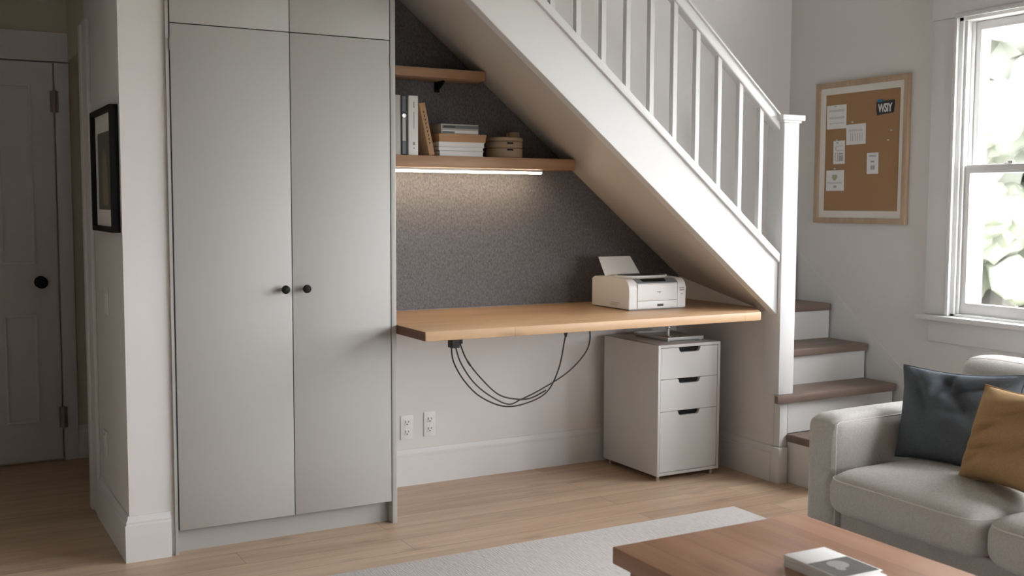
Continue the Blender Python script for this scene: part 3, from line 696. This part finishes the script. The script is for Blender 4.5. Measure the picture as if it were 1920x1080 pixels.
# ---------------------------------------------------------------- cork board
cbx = XR
t = thing('cork_board', 'pale wood framed cork notice board with white mount beside the window', 'notice board', (XR, 3.70, 1.11))
a, b, z0, z1 = 3.418, 3.985, 1.112, 1.79; f = MB(); fw = .026
f.ring('X', XR-.022, XR-.001, a, z0, b, z1, fw, .002)
f.build('frame', M['frame'], t)
box(XR-.012, a+.02, z0+.02, XR-.001, b-.02, z1-.02).build('mount', M['mat'], t)
box(XR-.0135, 3.470, 1.172, XR-.0115, 3.922, 1.731).build('cork_sheet', M['cork'], t)
PXs = XR-.0138
def note(name, lab, y0, y1, z0, z1, cat='note', tilt=0, lines=()):
    t = thing(name, lab, cat, (PXs, (y0+y1)/2, z0), 'papers pinned to the cork board')
    MB().hexa([(PXs, y0, z0), (PXs, y1, z0+tilt), (PXs-.0008, y1, z0+tilt), (PXs-.0008, y0, z0), (PXs-.002, y0, z1-tilt*0), (PXs-.002, y1, z1+tilt), (PXs-.0028, y1, z1+tilt), (PXs-.0028, y0, z1)]).build('sheet', M['paper'], t)
    if lines:
        W, H = y1-y0, z1-z0
        for u0, v0, u1, v1 in lines:      # u from left (high y) to right, v from top
            ya, yb = y1-W*u1, y1-W*u0; zb, za = z1-H*v0, z1-H*v1; vm = (v0+v1)/2
            xx = PXs-.0008-.002*(1-vm)
            box(xx-.0012, ya, za, xx-.0002, yb, zb).build('printed_line', M['ink'], t)
R_ = random.Random(3)
def scrib(rows, u0=.15, u1=.9):
    L = []
    for v in rows:
        u = u0
        while u < u1:
            du = R_.uniform(.05, .14); L.append((u, v, min(u1, u+du), v+.022)); u += du+.025
    return L
note('paper_note', 'large handwritten white note at the top left of the cork board', 3.788, 3.914, 1.566, 1.680, lines=scrib((.2, .25, .5, .55, .75)))
note('paper_note', 'white note with a small column table, beside the large handwritten note', 3.665, 3.786, 1.487, 1.583, tilt=-.002, lines=scrib((.28, .33), .15, .85)+[(.22+.12*k, .45, .235+.12*k, .85) for k in range(6)])
note('paper_note', 'narrow white card with two grey blocks at the left of the cork board', 3.792, 3.866, 1.397, 1.508, lines=[(.2, .25, .45, .27), (.2, .25, .24, .42), (.55, .22, .85, .24), (.55, .4, .85, .42), (.3, .4, .5, .43), (.15, .52, .42, .54), (.15, .86, .85, .88), (.15, .54, .19, .86), (.38, .54, .42, .86), (.5, .52, .85, .60), (.5, .63, .85, .86)])
note('paper_note', 'small white card standing alone right of centre on the cork board', 3.584, 3.654, 1.345, 1.443, lines=scrib((.12, .16), .2, .8)+[(.35, .38, .65, .46), (.35, .6, .7, .8)])
note('paper_note', 'white card with a small olive emblem at the bottom left of the cork board', 3.793, 3.908, 1.268, 1.367, lines=scrib((.58, .63), .08, .9)+[(.42, .74, .58, .86)])
em = [o for o in COL.objects if o.name.startswith('paper_note')][-1]
nb = MB().prism([(3.838, 1.345), (3.866, 1.345), (3.868, 1.330), (3.858, 1.318), (3.848, 1.318), (3.837, 1.330)], 'X', PXs-.0042, PXs-.0022).build('emblem', plain('olive ink', (.42, .42, .27, 1), .8), em)
def pin(y, z, lab):
    t = tag(rbase(MB().lathe([(.0012, 0), (.0012, -.004), (.0035, -.0045), (.003, -.008), (.0042, -.010), (.0035, -.012)], (PXs-.001, y, z), 'X', 12).build('push_pin', M['clear'])), lab, 'push pin', 'push pins in the cork board')
pin(3.851, 1.672, 'steel push pin holding the large handwritten note')
pin(3.742, 1.592, 'clear push pin just above the note with the column table')
pin(3.838, 1.512, 'clear push pin above the narrow card with grey blocks')
pin(3.834, 1.498, 'clear push pin through the narrow card with grey blocks')
pin(3.848, 1.374, 'clear push pin above the card with the olive emblem')
pin(3.507, 1.541, 'upper of the two loose push pins at the right of the cork board')
pin(3.524, 1.497, 'lower of the two loose push pins at the right of the cork board')
# sticker with lettering
st = thing('sticker', 'black sticker with white letters and blue corner at the top right of the cork board', 'sticker', (PXs, 3.553, 1.617))
MB().prism([(3.503, 1.622), (3.600, 1.614), (3.607, 1.640), (3.606, 1.676), (3.500, 1.679), (3.499, 1.655)], 'X', PXs-.002, PXs, bev=.0005, seg=1).build('badge', M['blackp'], st)
MB().prism([(3.565, 1.674), (3.602, 1.673), (3.600, 1.684), (3.570, 1.685)], 'X', PXs-.0025, PXs-.0003).build('blue_tab', M['cyan'], st)
cu = bpy.data.curves.new('tmp_text', 'FONT'); cu.body = 'WSIY'; cu.size = .058; cu.extrude = .0006; cu.align_x = 'CENTER'; cu.offset = .0012; cu.space_character = .95
to = bpy.data.objects.new('tmp_text', cu); COL.objects.link(to)
bpy.context.view_layer.update()
me = bpy.data.meshes.new_from_object(to.evaluated_get(bpy.context.evaluated_depsgraph_get()))
bpy.data.objects.remove(to)
# reading direction: left is +Y, facing -X
me.transform(Matrix(((0, 0, -1, PXs-.0026), (-.60, 0, 0, 3.553), (0, .92, 0, 1.6275), (0, 0, 0, 1))))
me.transform(Matrix.Translation(-st.location)); me.materials.clear(); me.materials.append(M['paper'])
lt = bpy.data.objects.new('lettering', me); COL.objects.link(lt); lt.parent = st

# ---------------------------------------------------------------- sofa
def puff_box(x0, y0, z0, x1, y1, z1, r, puff=(0, 0, 0), n=14, sag=0, wr=0, seed=0):
    """rounded cushion block, faces swelling outwards by puff (x,y,z)"""
    t = bmesh.new(); bmesh.ops.create_cube(t, size=2); bmesh.ops.subdivide_edges(t, edges=list(t.edges), cuts=n, use_grid_fill=True)
    hx, hy, hz = (x1-x0)/2, (y1-y0)/2, (z1-z0)/2; c = Vector(((x0+x1)/2, (y0+y1)/2, (z0+z1)/2)); h = Vector((hx, hy, hz))
    for v in t.verts:
        u = v.co.copy()
        # spread samples towards the edges so the rounding is smooth
        u = Vector([math.copysign(abs(a)**.75, a) for a in u])
        p = Vector((u.x*hx, u.y*hy, u.z*hz))
        inner = Vector([max(-h[i]+r, min(h[i]-r, p[i])) for i in range(3)])
        d = p-inner
        if d.length > 1e-9: p = inner + d.normalized()*r if d.length > r*.999 or sum(abs(d[i]) > 1e-9 for i in range(3)) > 1 else p
        fx = (1-u.y**2)*(1-u.z**2); fyy = (1-u.x**2)*(1-u.z**2); fz = (1-u.x**2)*(1-u.y**2)
        p.x += puff[0]*u.x*max(0, fx)**.6; p.y += puff[1]*u.y*max(0, fyy)**.6; p.z += puff[2]*u.z*max(0, fz)**.55
        if wr: 
            q = p*7+Vector((seed, 0, 0)); p += Vector((noise.noise(q), noise.noise(q+Vector((9, 0, 0))), noise.noise(q+Vector((0, 9, 0)))))*wr
        v.co = c+p
    m = MB(); return m._add(t)
def soft_block(x0, y0, z0, x1, y1, z1, axis, k=3.6, n=10, cuts=22, wr=0, seed=0):
    t = bmesh.new(); bmesh.ops.create_cube(t, size=2); bmesh.ops.subdivide_edges(t, edges=list(t.edges), cuts=cuts, use_grid_fill=True)
    h = ((x1-x0)/2, (y1-y0)/2, (z1-z0)/2); c = Vector(((x0+x1)/2, (y0+y1)/2, (z0+z1)/2)); a, b = [i for i in range(3) if i != axis]
    for v in t.verts:
        u = [math.copysign(math.sin(abs(q)*math.pi/2)**.9, q) for q in v.co]
        m = (abs(u[a])**n+abs(u[b])**n)**(1/n); d = (m**k+abs(u[axis])**k)**(1/k)
        p = Vector([u[i]/d*h[i] for i in range(3)])
        if wr:
            q = p*6+Vector((seed, 0, 0)); p += Vector((noise.noise(q), noise.noise(q+Vector((9, 0, 0))), noise.noise(q+Vector((0, 9, 0)))))*wr
        v.co = c+p
    m = MB(); return m._add(t)
def soft_seam(x0, y0, z0, x1, y1, z1, axis, lev, k=3.6, n=10):
    """closed loop lying on a soft_block at level lev (-1..1) of its short axis"""
    h = ((x1-x0)/2, (y1-y0)/2, (z1-z0)/2); c = ((x0+x1)/2, (y0+y1)/2, (z0+z1)/2); a, b = [i for i in range(3) if i != axis]
    m = (1-abs(lev)**k)**(1/k); out = []
    for i in range(160):
        t_ = i/160*math.tau; cc, ss = math.cos(t_), math.sin(t_); r_ = m/((abs(cc)**n+abs(ss)**n)**(1/n))
        p = [0, 0, 0]; p[a] = c[a]+h[a]*cc*r_; p[b] = c[b]+h[b]*ss*r_; p[axis] = c[axis]+h[axis]*lev; out.append(tuple(p))
    return out
def seam_loop(x0, y0, x1, y1, z, r, crown, n=40):
    pts = []
    def corner(cx, cy, a0):
        for k in range(6): a = a0+k/5*math.pi/2; pts.append((cx+r*math.cos(a), cy+r*math.sin(a)))
    corner(x1-r, y1-r, 0); corner(x0+r, y1-r, math.pi/2); corner(x0+r, y0+r, math.pi); corner(x1-r, y0+r, 1.5*math.pi)
    out = []
    for i in range(len(pts)):
        p, q = pts[i], pts[(i+1) % len(pts)]; L = math.hypot(q[0]-p[0], q[1]-p[1]); s = max(1, int(L/.03))
        for k in range(s): out.append((p[0]+(q[0]-p[0])*k/s, p[1]+(q[1]-p[1])*k/s, z))
    return out
so = thing('sofa', 'light grey linen sofa with rounded arm and loose cushions under the window', 'sofa', (3.2, 2.0, .008))
ZL = .008
SX0 = 2.75
MB().box(SX0+.03, 1.42, .055, 3.62, 2.66, .150, bev=.012, seg=3).build('base', M['sofa'], so)
for x in (SX0+.09, 3.55):
    for y in (1.5, 2.72): MB().lathe([(.014, ZL), (.02, .06)], (x, y, 0), 'Z', 14).build('leg', M['black'], so)
ab = puff_box(SX0, 2.655, .050, 3.70, 2.805, .468, .045, (.004, .004, .010)).build('arm', M['sofa'], so)
MB().tube(seam_loop(SX0-.003, 0, SX0-.003, 0, 0, 0, 0)[:0] or [(SX0+.006, 2.658, .10), (SX0+.002, 2.656, .30), (SX0+.004, 2.658, .42), (SX0+.012, 2.664, .446), (SX0+.03, 2.668, .452), (3.3, 2.668, .457), (3.66, 2.668, .455)], .0022, 8).build('seam', M['sofapipe'], ab)
ab2 = puff_box(SX0, 1.27, .050, 3.70, 1.42, .468, .045, (.004, .004, .010)).build('arm', M['sofa'], so)
puff_box(3.58, 1.40, .050, 3.72, 2.66, .52, .045, (.004, .004, .01)).build('back_frame', M['sofa'], so)
for a, b, sd in ((2.040, 2.652, 0), (1.424, 2.034, 5)):
    B1 = (2.680, a-.002, .128, 3.42, b+.002, .326, 2); B2 = (3.285, a+.004, .28, 3.59, b-.002, .656, 0)
    cu_ = soft_block(*B1, wr=.003, seed=sd).build('seat_cushion', M['sofa'], so)
    MB().tube(soft_seam(*B1, .50), .0026, 8, closed=True).build('piping', M['sofapipe'], cu_)
    bc = soft_block(*B2, k=3.0, n=9, wr=.005, seed=sd+3).build('back_cushion', M['sofa'], so)
    MB().tube(soft_seam(*B2, -.45, k=3.0, n=9), .0024, 8, closed=True).build('piping', M['sofapipe'], bc)

# ---------------------------------------------------------------- throw pillows
def pillow(name, lab, BL, BR, TR, TL, thick, mat, seed, folds, n=44):
    BL, BR, TR, TL = [Vector(p) for p in (BL, BR, TR, TL)]
    nrm = (BR-BL).cross(TL-BL).normalized()
    t = bmesh.new(); V = {}
    for s in (1, -1):
        for i in range(n+1):
            for j in range(n+1):
                if s == -1 and (i in (0, n) or j in (0, n)): V[s, i, j] = V[1, i, j]; continue
                u, v = 2*i/n-1, 2*j/n-1
                pu = u*(1-.075*(1-v*v)**1.2*abs(u)**2); pv = v*(1-.11*(1-u*u)**1.2*abs(v)**2)
                a, b = (pu+1)/2, (pv+1)/2
                p = BL*(1-a)*(1-b)+BR*a*(1-b)+TR*a*b+TL*(1-a)*b
                e = max(0, (1-abs(u)**2.4)*(1-abs(v)**2.4)); h = thick*e**.55*(1.12-.22*v)
                q = Vector((u*1.3+seed, v*1.3, s*3.1)); edge = min(1, 4*(1-max(abs(u), abs(v))))
                w_ = .35*noise.noise(q*1.4)
                for fu, fv, ang, amp, width in folds:
                    du, dv = u-fu, v-fv; al = du*math.cos(ang)+dv*math.sin(ang); ac = -du*math.sin(ang)+dv*math.cos(ang)
                    w_ -= amp*math.exp(-(ac/width)**2-(al/.42)**2)
                # gathers running in from the corners
                rr = math.hypot(abs(u)-1, abs(v)-1); th = math.atan2(1-abs(v), 1-abs(u))
                w_ += .22*math.sin(th*11+seed)*math.exp(-(rr/.42)**2)
                h += thick*.34*w_*edge
                V[s, i, j] = t.verts.new(p+nrm*s*h)
    for s in (1, -1):
        for i in range(n):
            for j in range(n):
                f = (V[s, i, j], V[s, i+1, j], V[s, i+1, j+1], V[s, i, j+1])
                if len(set(f)) == 4: t.faces.new(f if s == 1 else f[::-1])
    bmesh.ops.recalc_face_normals(t, faces=t.faces)
    m = MB(); m._add(t); root = thing(name, lab, 'pillow', (BL+BR)/2)
    o = m.build('cover', mat, root); o.data.set_sharp_from_angle(angle=R(80))
    loop = [V_ for V_ in ()]
    edge = []
    def P(u, v):
        pu = u*(1-.075*(1-v*v)**1.2*abs(u)**2); pv = v*(1-.11*(1-u*u)**1.2*abs(v)**2); a, b = (pu+1)/2, (pv+1)/2
        return BL*(1-a)*(1-b)+BR*a*(1-b)+TR*a*b+TL*(1-a)*b
    K = 24
    for k in range(K): edge.append(P(-1+2*k/K, -1))
    for k in range(K): edge.append(P(1, -1+2*k/K))
    for k in range(K): edge.append(P(1-2*k/K, 1))
    for k in range(K): edge.append(P(-1, 1-2*k/K))
    MB().tube(edge, .0022, 6, closed=True).build('edge_seam', mat, root)
pillow('throw_pillow', 'slate blue linen pillow leaning in the corner of the grey sofa', (3.03, 2.645, .312), (3.09, 2.235, .308), (3.215, 2.270, .640), (3.115, 2.692, .628), .072, M['blue'], 1.0,
       [(.05, .45, 2.2, 1.6, .11), (.25, .62, .3, 1.3, .09), (-.5, .3, 1.9, 1.1, .10), (.05, .15, .1, 1.0, .12), (-.15, .75, 1.2, 1.2, .08)])
pillow('throw_pillow', 'mustard yellow linen pillow overlapping the slate blue one on the sofa', (2.955, 2.320, .322), (2.90, 1.92, .318), (3.0, 1.92, .64), (3.04, 2.295, .620), .070, M['mustard'], 4.0,
       [(-.5, .1, .5, 1.3, .09), (-.45, -.25, .35, 1.3, .08), (-.1, .5, .4, 1.1, .1), (.2, -.1, .6, .9, .12), (-.7, -.6, .6, 1.0, .08)])

# ---------------------------------------------------------------- rug
rg = tag(rbase(MB().box(.98, .3, .0005, 2.823, 3.255, .0075, bev=.003).build('area_rug', M['rug'])), 'pale grey ribbed wool area rug on the oak floor under the coffee table', 'rug')

# ---------------------------------------------------------------- coffee table
tb = thing('coffee_table', 'reddish brown wooden coffee table in the foreground on the pale rug', 'table', (1.7, 1.45, .0075))
TX0, TX1, TY0, TY1 = 1.415, 2.0, .85, 2.055
box(TX0, TY0, .358, TX1, TY1, .400, bev=.004).build('table_top', M['table'], tb)
for x in (TX0+.03, TX1-.075):
    for y in (TY0+.03, TY1-.075): box(x, y, .0075, x+.045, y+.045, .358, bev=.003).build('leg', M['table'], tb)
ap = MB().box(TX0+.04, TY0+.07, .30, TX0+.056, TY1-.07, .358).box(TX1-.056, TY0+.07, .30, TX1-.04, TY1-.07, .358).box(TX0+.07, TY0+.04, .30, TX1-.07, TY0+.056, .358).box(TX0+.07, TY1-.056, .30, TX1-.07, TY1-.04, .358)
ap.build('apron', M['table'], tb)
def lying_book(lab, x0, y0, x1, y1, z, h, rot, cover):
    t = thing('book', lab, 'book', ((x0+x1)/2, (y0+y1)/2, z), 'books on the coffee table')
    MB().box(x0, y0, z+.0002, x1, y1, z+.0016, bev=.0005).box(x0, y0, z+h-.0016, x1, y1, z+h, bev=.0005).box(x0, y0, z+.0002, x0+.002, y1, z+h, bev=.0005).build('cover', M['paper'], t)
    box(x0+.0015, y0+.003, z+.0015, x1-.003, y1-.003, z+h-.0015).build('pages', M['paper'], t)
    if cover:
        c = MB().box(x0+.004, y0+.005, z+h-.0003, x1-.004, y0+.58*(y1-y0), z+h+.0005).build('cover_photo', M['art'], t)
        MB().lathe([(.011, z+h+.0003), (.011, z+h+.0009)], (x0+.045, y0+.045, 0), 'Z', 22).lathe([(.024, z+h+.0003), (.024, z+h+.0007)], (x0+.06, y0+.07, 0), 'Z', 22).build('pale_figure', M['mark'], c)
    t.rotation_euler.z = rot
    return t
lying_book('white book lying under the photo magazine on the coffee table', 1.672, 1.575, 1.792, 1.757, .400, .015, R(1), False)
lying_book('white magazine with a dark photo on its cover, lying on the coffee table book', 1.670, 1.585, 1.790, 1.760, .4151, .010, R(-2), True)

# ---------------------------------------------------------------- outdoors
struct(box(XR+.3, -30, -.6, 60, 60, -.5).build('ground_lawn', M['grass']))
def tree(x, y, h, r, mt, lab, seed):
    t = thing('leafy_tree', lab, 'tree', (x, y, -.5), 'trees beyond the window')
    rn = random.Random(seed); c = MB()
    for k in range(80):
        a = rn.uniform(0, math.tau); q = rn.uniform(0, 1)**.6*r*1.15; zz = h*rn.uniform(.18, .97); k_ = 1-abs(zz/h-.55)*.9
        s = bmesh.new(); bmesh.ops.create_icosphere(s, subdivisions=3, radius=r*rn.uniform(.16, .32))
        o = Vector((x+q*k_*math.cos(a), y+q*k_*math.sin(a), -.5+zz))
        for v in s.verts:
            v.co *= 1+.45*noise.noise(v.co*3.2+o)+.25*noise.noise(v.co*9+o); v.co = v.co + o
        c._add(s)
    c.build('foliage', M[mt], t)
    MB().tube([(x, y, -.5), (x+.1, y, h*.4), (x, y+.1, h*.7)], .2, 10, rads=[.28, .2, .1]).build('trunk', M['bark'], t)
for x_, y_, h_, r_, mt_, lab_ in (
    (16.5, 12.9, 9.5, 3.0, 'leafA', 'tall pale tree in the middle of the window view'),
    (15.2, 10.6, 9.0, 2.9, 'leafA', 'tall pale tree at the right edge of the window view'),
    (18.5, 16.4, 9.5, 3.0, 'leafA', 'tall pale tree at the left edge of the window view'),
    (14.6, 10.9, 2.9, 1.5, 'leafB', 'low green bushy tree at the right of the window view'),
    (15.4, 12.4, 3.1, 1.6, 'leafB', 'low green bushy tree at the left of the window view')):
    tree(x_, y_, h_, r_, mt_, lab_, int(x_*10))
